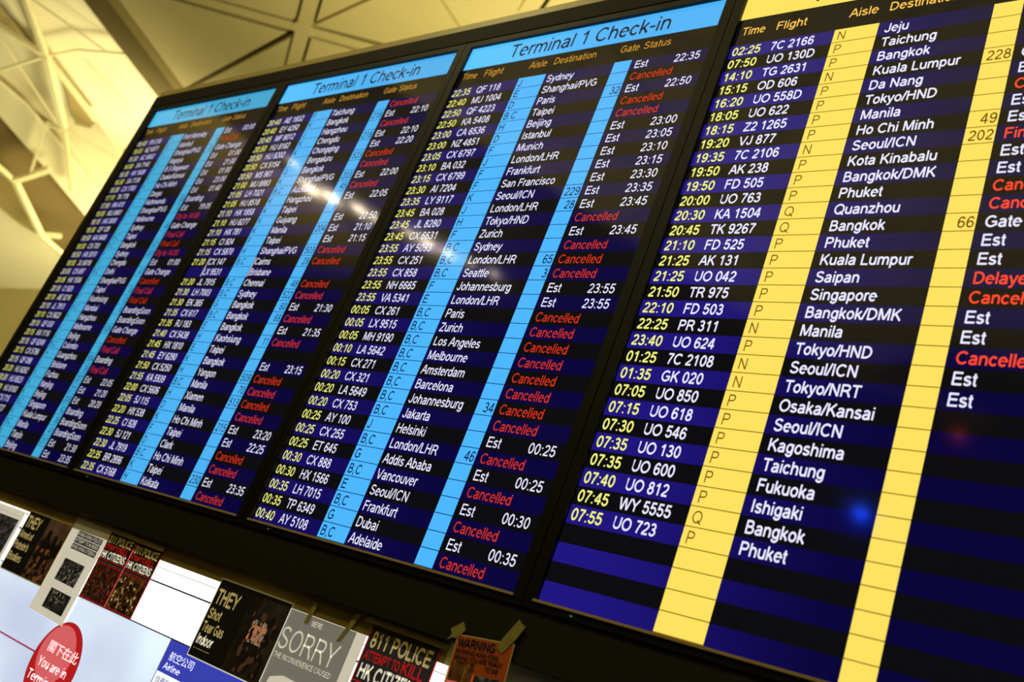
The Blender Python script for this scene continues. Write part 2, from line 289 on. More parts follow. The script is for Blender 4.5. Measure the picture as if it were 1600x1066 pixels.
# ------------------------------------------------------------------ flight boards
W = 0.87; Z0 = 3.42035; P = 1.06308
HB, Y1, Y1B = 0.09732, 0.17952, 0.1930
A0, A1, G0, G1 = 0.29270, 0.40572, 0.67002, 0.73258
BOARDS = [
"""-:-|PX 018|F|Port Moresby||Est|00:00
18:00|NZ 4971|G|Istanbul|9|Final Call|
15:30|AC 6802|F|Shanghai/PVG|33|Gate Change|
14:00|SA 7140|K|Nagoya||Est|01:00
16:35|HX 1608|D|B S Begawan||Est|21:00
16:30|SA 7136|K|Osaka/Kansai||Est|01:00
16:30|CX 1783|H|Ho Chi Minh||Est|23:00
17:10|TK 778|F|Daegu||Est|01:40
17:50|RA 410|J|Kathmandu|60|Boarding|
18:05|MU 8961|K|Shanghai/PVG|5|Est|19:05
18:15|HX 3000|F|Melbourne||Dly to 14:00|
18:30|QF 128|J|Sydney|48|Gate Change|
18:50|KA 5468|B.C|Taipei|1|Final Call|
18:50|CX 703|B.C|Bangkok|521|Final Call|
18:50|HX 3010|F|Sydney|200|Dly to 14:00|
18:55|3U 8018|F|Chengdu||Est|01:00
20:05|CX 697|B.C|Delhi|47|Gate Change|
20:05|HX 1506|K|Shanghai/PVG||Cancelled|
20:10|CI 920|F|Taipei|18|Final Call|
20:10|AE 5216|F|Kaohsiung|12|Final Call|
20:10|JL 7913|B.C|Mumbai|6|BoardingSoon|
20:10|CX 5622|H|Hangzhou||BoardingSoon|
20:10|QF 030|J|Melbourne|526|Gate Change|
20:15|KA 1116|J|Beijing||Cancelled|
20:15|QF 8249|B.C|Colombo|1|Final Call|
20:15|CX 5786|H|Guangzhou|504|Boarding|
20:15|QF 098|J|Brisbane|36|Final Call|
20:20|HU 8262|K|Fuzhou|207|Est|22:05
20:20|HU 8523|K|Nanjing|211|Est|21:20
20:20|HU 8160|K|Beijing|208|Est|20:20
20:20|CX 715|B.C|Singapore|62|Boarding|
20:25|UO 727|K|Kuala Lumpur|36|BoardingSoon|
20:25|CX 919|B.C|Manila|41|BoardingSoon|
20:30|HU 7838|K|Tianjin|217|Est|21:30
20:35|CA 112|H|Beijing||Est|23:35""",
"""20:40|AE 1832|F|Taichung||Cancelled|
20:40|EY 4250|K|Bangkok|218|Est|22:10
20:45|MF 8012|J|Hangzhou||Cancelled|
20:50|HU 8162|K|Chengdu|218|Est|22:10
20:50|HU 8202|K|Chongqing||Est|22:20
20:50|CX 5154|H|Bengaluru|523|Cancelled|
20:50|MS 961|G|Bangkok||Cancelled|
21:00|MU 8983|K|Shanghai/PVG|203|Est|22:00
21:05|LH 7021|B.C|Auckland|45|Cancelled|
21:05|HU 8518|K|Hangzhou||Est|22:05
21:10|HX 1858|K|Taipei|9||
21:10|HU 8277|K|Guiyang||Est|22:50
21:10|HX 781|K|Manila|204|Est|21:10
21:15|CI 924|F|Taipei||Est|21:15
21:15|CX 5870|H|Shanghai/PVG|503|Cancelled|
21:20|CX 147|B.C|Cairns|29|Cancelled|
|LX 9531||Brisbane|||
21:20|JL 7915|B.C|Chennai|48|Cancelled|
21:30|LH 7003|B.C|Sydney|522|Cancelled|
21:30|EK 385|G|Bangkok|60|Est|21:30
21:35|CX 617|B.C|Bangkok|68|Cancelled|
21:35|RJ 183|E|Bangkok||Est|21:35
21:40|CX 5438|H|Kaohsiung|11|Cancelled|
21:45|HX 1810|E|Taipei|||
21:45|EY 6290|K|Bangkok||Est|23:15
21:50|CX 5250|H|Yangon|509|Cancelled|
21:55|KA 5939|B.C|Manila|70|Cancelled|
22:00|CX 5606|H|Xiamen|513|Cancelled|
22:05|5J 115|D|Manila||Cancelled|
22:20|HX 538|K|Ho Chi Minh|215|Est|23:20
22:25|CI 928|F|Taipei||Est|22:25
22:30|5J 121|D|Clark||Cancelled|
22:30|JL 7919|B.C|Ho Chi Minh||Cancelled|
22:35|BR 2896|K|Taipei|230|Est|23:35
22:35|CX 5168|H|Kolkata||Cancelled|""",
"""22:35|QF 118|J|Sydney||Est|22:35
22:40|MU 1004|E|Shanghai/PVG||Cancelled|
22:50|QF 4223|D|Paris|32|Est|22:50
22:50|KA 5408|B.C|Taipei||Cancelled|
23:00|CA 6536|H|Beijing||Cancelled|
23:00|NZ 4851|D|Istanbul||Est|23:00
23:05|CX 6797|F|Munich||Est|23:05
23:10|BA 032|J|London/LHR||Est|23:10
23:15|CX 6799|F|Frankfurt||Est|23:15
23:30|AI 7204|F|San Francisco||Est|23:30
23:35|LY 9117|K|Seoul/ICN|229|Est|23:35
23:45|BA 028|J|London/LHR|28|Est|23:45
23:45|JL 8280|H|Tokyo/HND||Cancelled|
23:45|CX 6631|F|Zurich||Est|23:45
23:55|AY 5093|B.C|Sydney||Cancelled|
23:55|CX 251|B,C|London/LHR|65|Cancelled|
23:55|CX 858|B,C|Seattle|3|Cancelled|
23:55|NH 6665|F|Johannesburg||Est|23:55
23:55|VA 5341|E|London/LHR||Est|23:55
00:05|CX 261|B,C|Paris||Cancelled|
00:05|LX 9515|B,C|Zurich||Cancelled|
00:05|MH 9190|B,C|Los Angeles||Cancelled|
00:10|LA 5642|B,C|Melbourne||Cancelled|
00:15|CX 271|B,C|Amsterdam||Cancelled|
00:20|CX 321|B,C|Barcelona||Cancelled|
00:20|LA 5649|B,C|Johannesburg|34|Cancelled|
00:20|CX 753|B,C|Jakarta||Cancelled|
00:25|AY 100|J|Helsinki||Est|00:25
00:25|CX 255|B,C|London/LHR|46|Cancelled|
00:25|ET 645|G|Addis Ababa||Est|00:25
00:30|CX 888|B,C|Vancouver||Cancelled|
00:30|HX 1566|E|Seoul/ICN||Est|00:30
00:35|LH 7015|B,C|Frankfurt||Cancelled|
00:35|TP 6349|G|Dubai||Est|00:35
00:40|AY 5108|B,C|Adelaide||Cancelled|""",
"""02:25|7C 2166|N|Jeju||Est|
07:50|UO 130D|P|Taichung||Est|
14:10|TG 2631|P|Bangkok||Est|
15:15|OD 606|N|Kuala Lumpur|228|Gate Change|
16:20|UO 558D|P|Da Nang||Est|
18:05|UO 622|P|Tokyo/HND||Cancelled|
18:15|Z2 1265|P|Manila||Est|
19:20|VJ 877|P|Ho Chi Minh|49|Est|
19:35|7C 2106|N|Seoul/ICN|202|Final Call|
19:50|AK 238|P|Kota Kinabalu||Est|
19:50|FD 505|P|Bangkok/DMK||Est|
20:00|UO 763|P|Phuket||Cancelled|
20:30|KA 1504|Q|Quanzhou||Cancelled|
20:45|TK 9267|Q|Bangkok|66|Gate Change|
21:10|FD 525|P|Phuket||Est|
21:25|AK 131|P|Kuala Lumpur||Est|
21:25|UO 042|P|Saipan||Delayed|
21:50|TR 975|P|Singapore||Cancelled|
22:10|FD 503|P|Bangkok/DMK||Est|
22:25|PR 311|N|Manila||Est|
23:40|UO 624|P|Tokyo/HND||Cancelled|
01:25|7C 2108|N|Seoul/ICN||Est|
01:35|GK 020|N|Tokyo/NRT||Est|
07:05|UO 850|P|Osaka/Kansai|||
07:15|UO 618|P|Seoul/ICN|||
07:30|UO 546|P|Kagoshima|||
07:35|UO 130|P|Taichung|||
07:35|UO 600|P|Fukuoka|||
07:40|UO 812|P|Ishigaki|||
07:45|WY 5555|Q|Bangkok|||
07:55|UO 723|P|Phuket|||
||||||
||||||
||||||
||||||"""]
LABELS = ['leftmost flight board, screen headed in pale blue, letters blurred by distance',
          'second flight board from the left, blue header and ceiling lights mirrored in it',
          'third flight board from the left, sharp blue columns and many red cancellations',
          'rightmost flight board, with yellow header and yellow columns']
RED = ('Cancelled', 'Final Call', 'Dly to 14:00', 'Delayed')
def flat(name, m, x0, x1, z0, z1, y, parent, loc):
    return link(name, [(x0, y, z0), (x1, y, z0), (x1, y, z1), (x0, y, z1)], [(0, 1, 2, 3)], m, parent, loc)
for k in range(4):
    X = k * P * W; H = 16 / 9 * W; m = SC[k]
    t = thing('flight_board', LABELS[k], 'display screen', (X, 0, Z0 - H), 'flight boards side by side')
    zt = H                                                             # local: z=0 at the foot of the lit area
    # bezel ring, 11 mm proud of the glass
    V, F = [], []; e = 0.027; d = 0.011; g = 0.0012
    x0, x1 = -0.031 * W + g, (P - 1 - 0.031) * W + W - g; z0b, z1b = -0.022, zt + 0.020
    boxdata(x0, 0, -d, 0.04, z0b, z1b, V, F); boxdata(W, x1, -d, 0.04, z0b, z1b, V, F)
    boxdata(0, W, -d, 0.04, zt, z1b, V, F); boxdata(0, W, -d, 0.04, z0b, -0.008, V, F)
    link('bezel', V, F, MT['bezel'], t)
    V, F = [], []
    boxdata(-0.0006, 0.0002, -d + 0.0003, 0, 0, zt, V, F); boxdata(0, W, -d + 0.0003, 0, zt - 0.0002, zt + 0.0006, V, F)
    link('bezel_edge', V, F, MT['bezel_in'], t)
    box('sill', MT['sill'], -0.004, W + 0.004, -d - 0.0035, 0.002, -0.0078, -0.0018, t, 0.0008)
    box('indicator_lamp', MT['led'] if k < 3 else MT['led_green'], 0.0905, 0.0925, -d - 0.0045, -d, -0.0155, -0.0135, t)
    link('screen', [(0, 0, 0), (W, 0, 0), (W, 0, zt), (0, 0, zt), (0, 0.035, 0), (W, 0.035, 0), (W, 0.035, zt), (0, 0.035, zt)],
         [(0, 1, 2, 3), (4, 7, 6, 5), (0, 4, 5, 1), (1, 5, 6, 2), (2, 6, 7, 3), (3, 7, 4, 0)], m['black'], t)
    hd = flat('header_band', m['head'], 0, W, -HB * W, 0, -0.0004, t, (0, 0, zt))
    text('header_text', m['title'], 'Terminal %d Check-in' % (1 if k < 3 else 2), 0.196 * W, -0.0765 * W, 0.0575 * W, hd, width=0.632 * W, y=-0.0009, off=0.004)
    dx = 0.006 if k == 3 else 0.0; y1 = Y1B if k == 3 else Y1; RH = (16 / 9 - y1) / 35
    hz = zt - (y1 - (0.036 if k < 3 else 0.036)) * W
    for s, x, wd in (('Time', 0.0155, 0.0695), ('Flight', 0.116, 0.087), ('Aisle', 0.317, 0.0745), ('Destination', 0.4175, 0.168), ('Gate', 0.673, 0.071), ('Status', 0.7565, 0.096)):
        text('column_heading', m['amber'], s, (x + dx * .5) * W, hz, 0.0280 * W, t, width=wd * W, y=-0.0009, off=0.006 if k == 3 else -0.002)
    bold = (0.000, 0.002, 0.003, 0.012)[k]
    for r, ln in enumerate(BOARDS[k].split('\n')):
        tm, fl, ai, de, ga, st, es = ln.split('|')
        zr = zt - (y1 + r * RH) * W; h = RH * W
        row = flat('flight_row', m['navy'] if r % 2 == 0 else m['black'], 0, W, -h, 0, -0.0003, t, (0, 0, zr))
        flat('aisle_cell', m['cell'], A0 * W, A1 * W, -h + 0.0019, 0, -0.0006, row, (0, 0, 0)); flat('aisle_line', m['line'], A0 * W, A1 * W, -h, -h + 0.0019, -0.0006, row, (0, 0, 0))
        flat('gate_cell', m['cell'], G0 * W, G1 * W, -h + 0.0019, 0, -0.0006, row, (0, 0, 0)); flat('gate_line', m['line'], G0 * W, G1 * W, -h, -h + 0.0019, -0.0006, row, (0, 0, 0))
        bz = -0.80 * h; cp = 0.62 * h
        def put(nm, mm, s, x, al='l', sq=0.82, of=bold):
            if s: text(nm, mm, s, x * W, bz, cp, row, squeeze=sq, align=al, y=-0.0010, off=of)
        if tm == '-:-': tm = '00:40'
        put('time_text', m['time'], tm, 0.0025 + dx, sq=0.87); put('flight_text', m['white'], fl, 0.1155 + dx)
        put('aisle_text', m['ink'], ai, 0.300 + dx * .5, of=0.006 if k < 3 else -0.003); put('destination_text', m['white'], de, 0.4176 + dx)
        put('gate_text', m['ink'], ga, 0.7305, 'r', 0.80, 0.004)
        put('status_text', m['red'] if st in RED else m['white'], st, 0.7495)
        put('estimate_text', m['white'], es, 0.9700, 'r', 0.86)
    if k == 1:                                                          # bracket joining the shared flight
        for x in (0.1085, 0.4105):
            flat('bracket_line', m['white'], x * W, (x + 0.0035) * W, zt - (Y1 + 16.95 * RH) * W, zt - (Y1 + 15.1 * RH) * W, -0.0012, t, (0, 0, 0))

# ------------------------------------------------------------------ housing round the boards
XL, XR = -0.057, 4.62
hs = thing('display_housing', 'dark brown metal housing that frames the four flight boards', 'cabinet', ((XL + XR) / 2, 0.3, 0))
hs_loc = Vector(hs.location)
def hpart(nm, m, x0, x1, y0, y1, z0, z1, bevel=0.0):
    o = box(nm, m, x0, x1, y0, y1, z0, z1, None, bevel); o.parent = hs; o.matrix_parent_inverse = Matrix.Translation(-hs_loc); return o
zt = Z0
hpart('top_fascia', MT['housing'], XL, XR, -0.013, 0.50, zt + 0.021, zt + 0.079, 0.001)
hpart('top_trim', MT['cap'], XL + 0.006, XR, -0.006, 0.48, zt + 0.0795, zt + 0.112, 0.001)
hpart('side_panel', MT['housing_low'], XL, -0.0285, -0.012, 0.50, 0.02, zt + 0.021)
hpart('side_panel', MT['housing_low'], 4 * P * W - 0.0245, XR, -0.012, 0.50, 0.02, zt + 0.021)
hpart('back_panel', MT['housing_low'], -0.028, 4 * P * W - 0.0255, 0.047, 0.50, 1.86, zt + 0.020)
hpart('lower_fascia', MT['housing_low'], -0.028, 4 * P * W - 0.031, -0.006, 0.044, 1.7495, Z0 - 16 / 9 * W - 0.0225)
hpart('fascia_joint', MT['sill'], 1.07, 1.135, -0.0066, -0.006, 1.7500, 1.7506)
hpart('base_panel', MT['housing_low'], -0.028, 4 * P * W - 0.031, 0.035, 0.50, 0.02, 1.749)

# ------------------------------------------------------------------ light box under the boards
YL = 0.012
MB = dict(
    white=mat('lit_white_acrylic', (250, 252, 255), 0.25, 0, (255, 255, 255), 1.15, 0.4),
    lower=mat('lit_bluish_acrylic', (235, 242, 255), 0.22, 0, (226, 240, 255), 0.80, 0.5),
    seam=mat('dark_green_seam', (20, 40, 36), 0.5), seam_thin=mat('grey_seam', (60, 110, 100), 0.5, 0, (70, 120, 112), 0.5),
    red=mat('lit_red_film', (180, 30, 32), 0.25, 0, (188, 28, 30), 0.75, 0.5), pink=mat('lit_pink_film', (220, 100, 105), 0.25, 0, (222, 102, 108), 0.75, 0.5),
    darkred=mat('dark_red_film', (120, 20, 30), 0.3, 0, (140, 24, 40), 0.7), redline=mat('red_route_line', (170, 40, 60), 0.4, 0, (170, 50, 75), 0.6),
    blue=mat('lit_blue_film', (40, 60, 190), 0.25, 0, (58, 66, 178), 0.85, 0.5), film_white=mat('lit_white_lettering', (250, 250, 255), 0.4, 0, (250, 250, 255), 0.95),
    grey_ink=mat('grey_ink', (80, 90, 100), 0.5, 0, (96, 108, 120), 0.6), shade=mat('cell_white', (240, 245, 255), 0.3, 0, (238, 244, 255), 0.95))
# soft bluish unevenness of the lower panel's own backlight tubes
nt = MB['lower'].node_tree; tc = nt.nodes.new('ShaderNodeTexCoord'); n = nt.nodes.new('ShaderNodeTexNoise'); n.inputs['Scale'].default_value = 3.2; n.inputs['Detail'].default_value = 1
r = nt.nodes.new('ShaderNodeValToRGB'); r.color_ramp.elements[0].position = .3; r.color_ramp.elements[1].position = .7
r.color_ramp.elements[0].color = srgb((174, 190, 224)); r.color_ramp.elements[1].color = srgb((216, 236, 255))
nt.links.new(tc.outputs['Object'], n.inputs['Vector']); nt.links.new(n.outputs['Fac'], r.inputs[0]); nt.links.new(r.outputs[0], nt.nodes['Principled BSDF'].inputs['Emission Color'])
nt.nodes['Principled BSDF'].inputs['Emission Strength'].default_value = 1.0
lb = thing('directory_light_box', 'glowing white directory light box beneath the boards with a red location bubble', 'light box', (1.3, YL, 0))
def L(o): o.parent = lb; o.matrix_parent_inverse = Matrix.Translation((-1.3, -YL, 0)); return o
L(box('bronze_strip', MT['strip'], -0.027, 2.60, YL - 0.001, YL + 0.02, 1.7055, 1.749))
L(box('top_panel', MB['white'], -0.027, 2.66, YL, YL + 0.02, 1.6525, 1.705))
L(box('middle_panel', MB['white'], -0.027, 1.795, YL, YL + 0.02, 1.5415, 1.6505))
L(box('middle_panel', MB['white'], 1.7962, 2.66, YL, YL + 0.02, 1.5415, 1.6505))
L(box('lower_panel', MB['lower'], -0.027, 1.738, YL, YL + 0.02, 1.05, 1.5385))
L(box('lower_panel', MB['shade'], 1.742, 2.66, YL, YL + 0.02, 1.05, 1.5385))
L(box('backing', MB['seam'], -0.027, 2.66, YL + 0.003, YL + 0.021, 1.05, 1.7))
L(box('panel_seam', MB['seam_thin'], 1.50, 2.66, YL - 0.0004, YL, 1.6866, 1.6878))
L(box('panel_seam', MB['seam'], -0.027, 2.66, YL - 0.0006, YL + 0.004, 1.6488, 1.6526))
L(box('panel_seam', MB['seam'], -0.027, 2.66, YL - 0.0006, YL + 0.004, 1.5385, 1.5413))
L(link('panel_seam', [(1.7665, YL - 0.0008, 1.5415), (1.7675, YL - 0.0008, 1.5415), (1.7985, YL - 0.0008, 1.6488), (1.7975, YL - 0.0008, 1.6488)], [(0, 1, 2, 3)], MB['seam_thin']))
L(box('end_panel', MT['grey_metal'], 2.665, 3.1, YL - 0.001, YL + 0.02, 1.05, 1.749))
hdr = L(flat('blue_heading', MB['blue'], 0, 0.33, 0, 0.077, YL - 0.0006, None, (1.744, 0, 1.4615)))
text('heading_text', MB['film_white'], '航空公司', 0.022, 0.0335, 0.0205, hdr, width=0.108, y=YL - 0.0012)
text('heading_text', MB['film_white'], 'Airline', 0.017, 0.0095, 0.0158, hdr, width=0.072, y=YL - 0.0012)
cellp = L(flat('directory_row', MB['shade'], 0, 0.33, 0, 0.032, YL - 0.0006, None, (1.744, 0, 1.4285)))
text('row_text', MB['grey_ink'], '信義航空', 0.009, 0.008, 0.017, cellp, width=0.082, y=YL - 0.0012)
L(flat('row_edge', MB['seam'], 0, 0.003, -0.4, 0.077, YL - 0.0008, None, (1.741, 0, 1.4615)))
# red bubble
cx, cz, R0 = 1.302, 1.352, 0.120
def disc(name, m, cx, cz, rx, rz, y, n=64, par=None):
    return L(link(name, [(cx + rx * math.cos(2 * math.pi * i / n), y, cz + rz * math.sin(2 * math.pi * i / n)) for i in range(n)], [tuple(range(n))], m, None))
L(flat('route_line', MB['redline'], -0.9, 0, -0.0022, 0.0022, YL - 0.0005, None, (1.20, 0, 1.3625)))
disc('bubble_rim', MB['darkred'], cx, cz, R0, R0, YL - 0.0008)
disc('bubble', MB['red'], cx, cz, R0 - 0.003, R0 - 0.003, YL - 0.0012)
gl = disc('bubble_highlight', MB['pink'], cx - 0.012, cz + 0.030, 0.088, 0.078, YL - 0.0015)
for s, x, z, c, wd in (('閣下在此', 1.236, 1.3830, 0.0285, 0.168), ('You are in', 1.2245, 1.3385, 0.0245, 0.163), ('Terminal 1', 1.2035, 1.2975, 0.0245, 0.190)):
    L(text('bubble_text', MB['film_white'], s, x, z, c, None, width=wd, y=YL - 0.002))
for x, z in ((0.765, 1.657), (0.757, 1.612)): pass
for x, z in ((0.7475, 1.650), (1.0335, 1.668), (1.0180, 1.600), (0.7425, 1.6965)):
    o = L(link('panel_screw', [(x + .0028 * math.cos(a * math.pi / 4), YL - (0.004 if q else 0), z + .0028 * math.sin(a * math.pi / 4)) for q in (0, 1) for a in range(8)],
        [tuple(range(8, 16))] + [(a, (a + 1) % 8, (a + 1) % 8 + 8, a + 8) for a in range(8)], MB['seam']))

# ------------------------------------------------------------------ posters and tape
paper = backlit('white_paper', (222, 216, 200), 0.62)
paper_grey = backlit('grey_poster_paper', (150, 148, 142), 0.34, 1.705)
black_ink = backlit('black_poster_ink', (20, 17, 12), 0.15)
slate_ink = backlit('slate_poster_ink', (36, 34, 36), 0.5)
cream_ink = backlit('cream_poster_lettering', (214, 196, 130), 0.30)
white_ink = backlit('white_poster_lettering', (226, 220, 200), 0.62)
red_ink = backlit('red_poster_lettering', (186, 30, 30), 0.45)
dred_ink = backlit('deep_red_poster_ink', (130, 22, 18), 0.3)
grey_ink = backlit('grey_poster_print', (150, 142, 128), 0.2)
orange_ink = backlit('orange_poster_ink', (214, 96, 30), 0.25)
navy_ink = backlit('navy_poster_ink', (40, 46, 66), 0.2)
pink_ink = backlit('pink_poster_ink', (226, 110, 90), 0.5)
dark_ink = backlit('dark_photo_print', (26, 18, 14), 0.15)
brown_ink = backlit('brown_photo_print', (92, 62, 44), 0.25)
ash_ink = backlit('pale_photo_print', (160, 150, 140), 0.25)
ember_ink = backlit('ember_photo_print', (140, 84, 40), 0.25)
glow_ink = backlit('glow_photo_print', (206, 130, 84), 0.45)
def poster(label, x, z, wd, ht, m, tilt=0.0, y=None, edge=None):
    """poster as a thin sheet; origin at its top left corner"""
    y = YL - 0.0035 if y is None else y
    t = thing('poster', label, 'poster', (x, y, z), 'protest posters taped along the light box'); t.rotation_euler = (0, tilt, 0)
    box('sheet', edge or m, 0, wd, 0, 0.0004, -ht, 0, t)
    if edge: flat('print', m, 0.003, wd - 0.003, -ht + 0.003, -0.003, -0.0002, t, (0, 0, 0))
    return t
def blob(name, m, pts, t, y=-0.0012): return link(name, [(a, y, b) for a, b in pts], [tuple(range(len(pts)))], m, t)
def mottles(t, x0, x1, z0, z1, mats, n, seed, rx=0.006, rz=0.009, y=-0.0010):
    """many small printed flecks that read as a crowd at this size: one print"""
    rnd = random.Random(seed)
    for q, mm in enumerate(mats):
        V, F = [], []
        for i in range(n // len(mats)):
            cx, cz = rnd.uniform(x0, x1), rnd.uniform(z0, z1); a0 = rnd.uniform(0, 3); b = len(V); s = rnd.uniform(.4, 1.1)
            for j in range(7):
                a = a0 + j * 2 * math.pi / 7; rr = rnd.uniform(.6, 1.1) * s
                V.append((min(max(cx + rr * rx * math.cos(a), x0), x1), y - 0.00008 * q - 0.0000015 * i, min(max(cz + rr * rz * math.sin(a), z0), z1)))
            F.append(tuple(range(b, b + 7)))
        link('printed_flecks', V, F, mm, t)['kind'] = 'stuff'
ph_bw = picture('bw_photo', [(14, 14, 14), (30, 30, 30), (90, 90, 88), (170, 168, 160)], 60, 0.25, 3)
ph_bw2 = picture('bw_photo_dark', [(8, 8, 10), (24, 24, 26), (60, 58, 56), (150, 148, 140)], 40, 0.25, 9)
ph_brown = picture('brown_photo', [(60, 42, 30), (96, 70, 52), (124, 94, 74), (146, 114, 92)], 16, 0.10, 1)
ph_fire = picture('night_photo', [(20, 17, 13), (34, 29, 22), (62, 52, 44), (96, 84, 72)], 14, 0.12, 5, (1, 1, .6))
ph_red = picture('red_painting', [(20, 10, 8), (70, 24, 14), (120, 50, 24), (176, 128, 66)], 34, 0.15, 2)
ph_red2 = picture('red_painting_dark', [(14, 9, 6), (56, 26, 14), (110, 66, 24), (186, 150, 60)], 42, 0.18, 7)

# 1: black and white poster at the far left
t = poster('black and white photo poster at the far left end of the light box', 0.44, 1.7005, 0.296, 0.196, paper)
flat('photo', ph_bw, 0.012, 0.278, -0.180, -0.030, -0.0006, t, (0, 0, 0)); text('caption', dark_ink, '- ------ ---- -------', 0.086, -0.022, 0.009, t, width=0.185, y=-0.0008)
# 2: first THEY poster
t = poster('left black poster headed THEY with brown photo of figures', 0.760, 1.712, 0.288, 0.193, black_ink, edge=cream_ink)
flat('photo', ph_brown, 0.146, 0.285, -0.190, -0.003, -0.0006, t, (0, 0, 0))
def lines(t, rows, m2, x=0.0, bold=0.018):
    for s, xx, z, c, wd, mm in rows: text('poster_text', mm, s, xx + x, z, c, t, width=wd, y=-0.0013, off=bold)
lines(t, [('THEY', 0.013, -0.052, 0.036, 0.092, cream_ink), ('Aimed at', 0.011, -0.086, 0.022, 0.088, cream_ink), ("Protester's", 0.010, -0.121, 0.024, 0.096, cream_ink), ('Bodies', 0.009, -0.158, 0.024, 0.090, cream_ink)], None)
def figure(t, cx, zt, s, m):
    pts = [(-.05, 0), (.04, 0), (.10, -.06), (.09, -.16), (.16, -.24), (.26, -.34), (.24, -.55), (.18, -.62), (.22, -.95), (.05, -1.0), (0, -.7), (-.06, -1.0), (-.22, -.95), (-.18, -.6), (-.26, -.5), (-.24, -.33), (-.12, -.24), (-.10, -.15), (-.11, -.06)]
    blob('printed_figure', m, [(cx + a * s, zt + b * s) for a, b in pts], t)
figure(t, 0.185, -0.035, 0.125, dark_ink); figure(t, 0.232, -0.045, 0.115, dark_ink); figure(t, 0.268, -0.05, 0.06, dark_ink)
mottles(t, 0.150, 0.280, -0.188, -0.09, [dark_ink, brown_ink, dark_ink, dark_ink, ember_ink], 110, 3, .009, .010, -0.0014)
# 3: white sheet with two photos
t = poster('tall white sheet with three black headline bars and two grey photos', 1.047, 1.738, 0.212, 0.283, paper, 0.02)
for i, (s, x0, wd, z) in enumerate((('HONG KONG POLICE', 0.048, 0.146, -0.049), ('ATTEMPT TO MURDER', 0.048, 0.146, -0.068), ('HONG KONG CITIZENS', 0.048, 0.146, -0.087))):
    b_ = flat('headline_bar', black_ink, 0, wd, 0, 0.0165, -0.0007, t, (x0, 0, z)); text('headline_text', white_ink, s, 0.004, 0.0035, 0.0098, b_, width=wd - 0.008, y=-0.0013, off=0.0)
for z in (-0.098, -0.104, -0.110): text('caption', grey_ink, '--- ----- -- ---- ---- -- --- ----- ---', 0.036 if z > -.1 else .03, z, 0.0028, t, width=0.145, y=-0.0008)
flat('photo', ph_bw, 0.050, 0.172, -0.182, -0.117, -0.0006, t, (0, 0, 0)); mottles(t, 0.052, 0.170, -0.180, -0.130, [ash_ink, dark_ink, dark_ink], 150, 5, .0035, .005, -0.0009)
for z in (-0.192, -0.199): text('caption', grey_ink, '---- --- ----- -- --- ---- -- ------', 0.036, z, 0.0032, t, width=0.140, y=-0.0008)
flat('photo', ph_bw2, 0.062, 0.186, -0.262, -0.205, -0.0006, t, (0, 0, 0)); mottles(t, 0.090, 0.16, -0.240, -0.208, [ash_ink, ash_ink, dark_ink], 40, 6, .005, .006, -0.0009)
# 4 and 5: pair of red 811 posters
def p811(label, x, z, wd, ht, photo, seed, mats):
    t = poster(label, x, z, wd, ht, slate_ink if wd > .18 else black_ink, edge=red_ink); u = wd / 0.2; v = ht / 0.28
    flat('photo', photo, 0.003, wd - 0.003, -ht + 0.003, -0.134 * v, -0.0006, t, (0, 0, 0))
    text('poster_text', cream_ink, '811 POLICE', 0.012 * u, -0.045 * v, 0.031 * v, t, width=0.176 * u, y=-0.0010, off=0.022)
    text('poster_text', red_ink, 'ATTEMPT TO', 0.010 * u, -0.072 * v, 0.019 * v, t, width=0.104 * u, y=-0.0010, off=0.02)
    text('poster_text', red_ink, 'KILL', 0.119 * u, -0.074 * v, 0.025 * v, t, width=0.064 * u, y=-0.0010, off=0.02)
    text('poster_text', white_ink, 'HK CITIZENS', 0.010 * u, -0.109 * v, 0.030 * v, t, width=0.178 * u, y=-0.0010, off=0.022)
    flat('red_rule', red_ink, 0.004, wd - 0.004, -0.1175 * v, -0.1145 * v, -0.0010, t, (0, 0, 0)); flat('red_rule', red_ink, 0.004, wd - 0.004, -0.134 * v, -0.131 * v, -0.0010, t, (0, 0, 0))
    text('poster_text', grey_ink, '---- --- ------ -- ---- ------ --- ----', 0.012 * u, -0.1285 * v, 0.0085 * v, t, width=0.176 * u, y=-0.0010, off=0.06)
    mottles(t, 0.008, wd - 0.008, -ht + 0.008, -0.140 * v, mats, 140, seed, .007 * u, .008 * u, -0.0012)
    return t
p811('left one of the two small red and black 811 posters', 1.259, 1.733, 0.1445, 0.192, ph_red, 11, [dark_ink, navy_ink, brown_ink, dark_ink, ember_ink])
p811('right one of the two small red and black 811 posters', 1.4045, 1.7285, 0.1395, 0.187, ph_red2, 12, [dark_ink, ember_ink, dark_ink, cream_ink])
# 6: second THEY poster
t = poster('right black poster headed THEY Shot Tear Gas Indoor with glowing photo', 1.8315, 1.7165, 0.2875, 0.1945, black_ink, 0.0, YL - 0.005, edge=paper)
flat('photo', ph_fire, 0.142, 0.283, -0.190, -0.012, -0.0006, t, (0, 0, 0))
lines(t, [('THEY', 0.012, -0.062, 0.036, 0.092, cream_ink), ('Shot', 0.011, -0.098, 0.024, 0.052, cream_ink), ('Tear Gas', 0.011, -0.131, 0.024, 0.088, cream_ink), ('Indoor', 0.011, -0.161, 0.024, 0.066, white_ink), ('-- - ------ -----', 0.013, -0.175, 0.008, 0.066, cream_ink)], None)
mottles(t, 0.180, 0.240, -0.115, -0.062, [brown_ink, ash_ink, glow_ink], 60, 21, .007, .009)
mottles(t, 0.196, 0.228, -0.103, -0.074, [ash_ink, glow_ink], 36, 24, .005, .007, -0.0015)
mottles(t, 0.170, 0.270, -0.185, -0.04, [dark_ink, brown_ink, dark_ink], 70, 22, .010, .014, -0.0009)
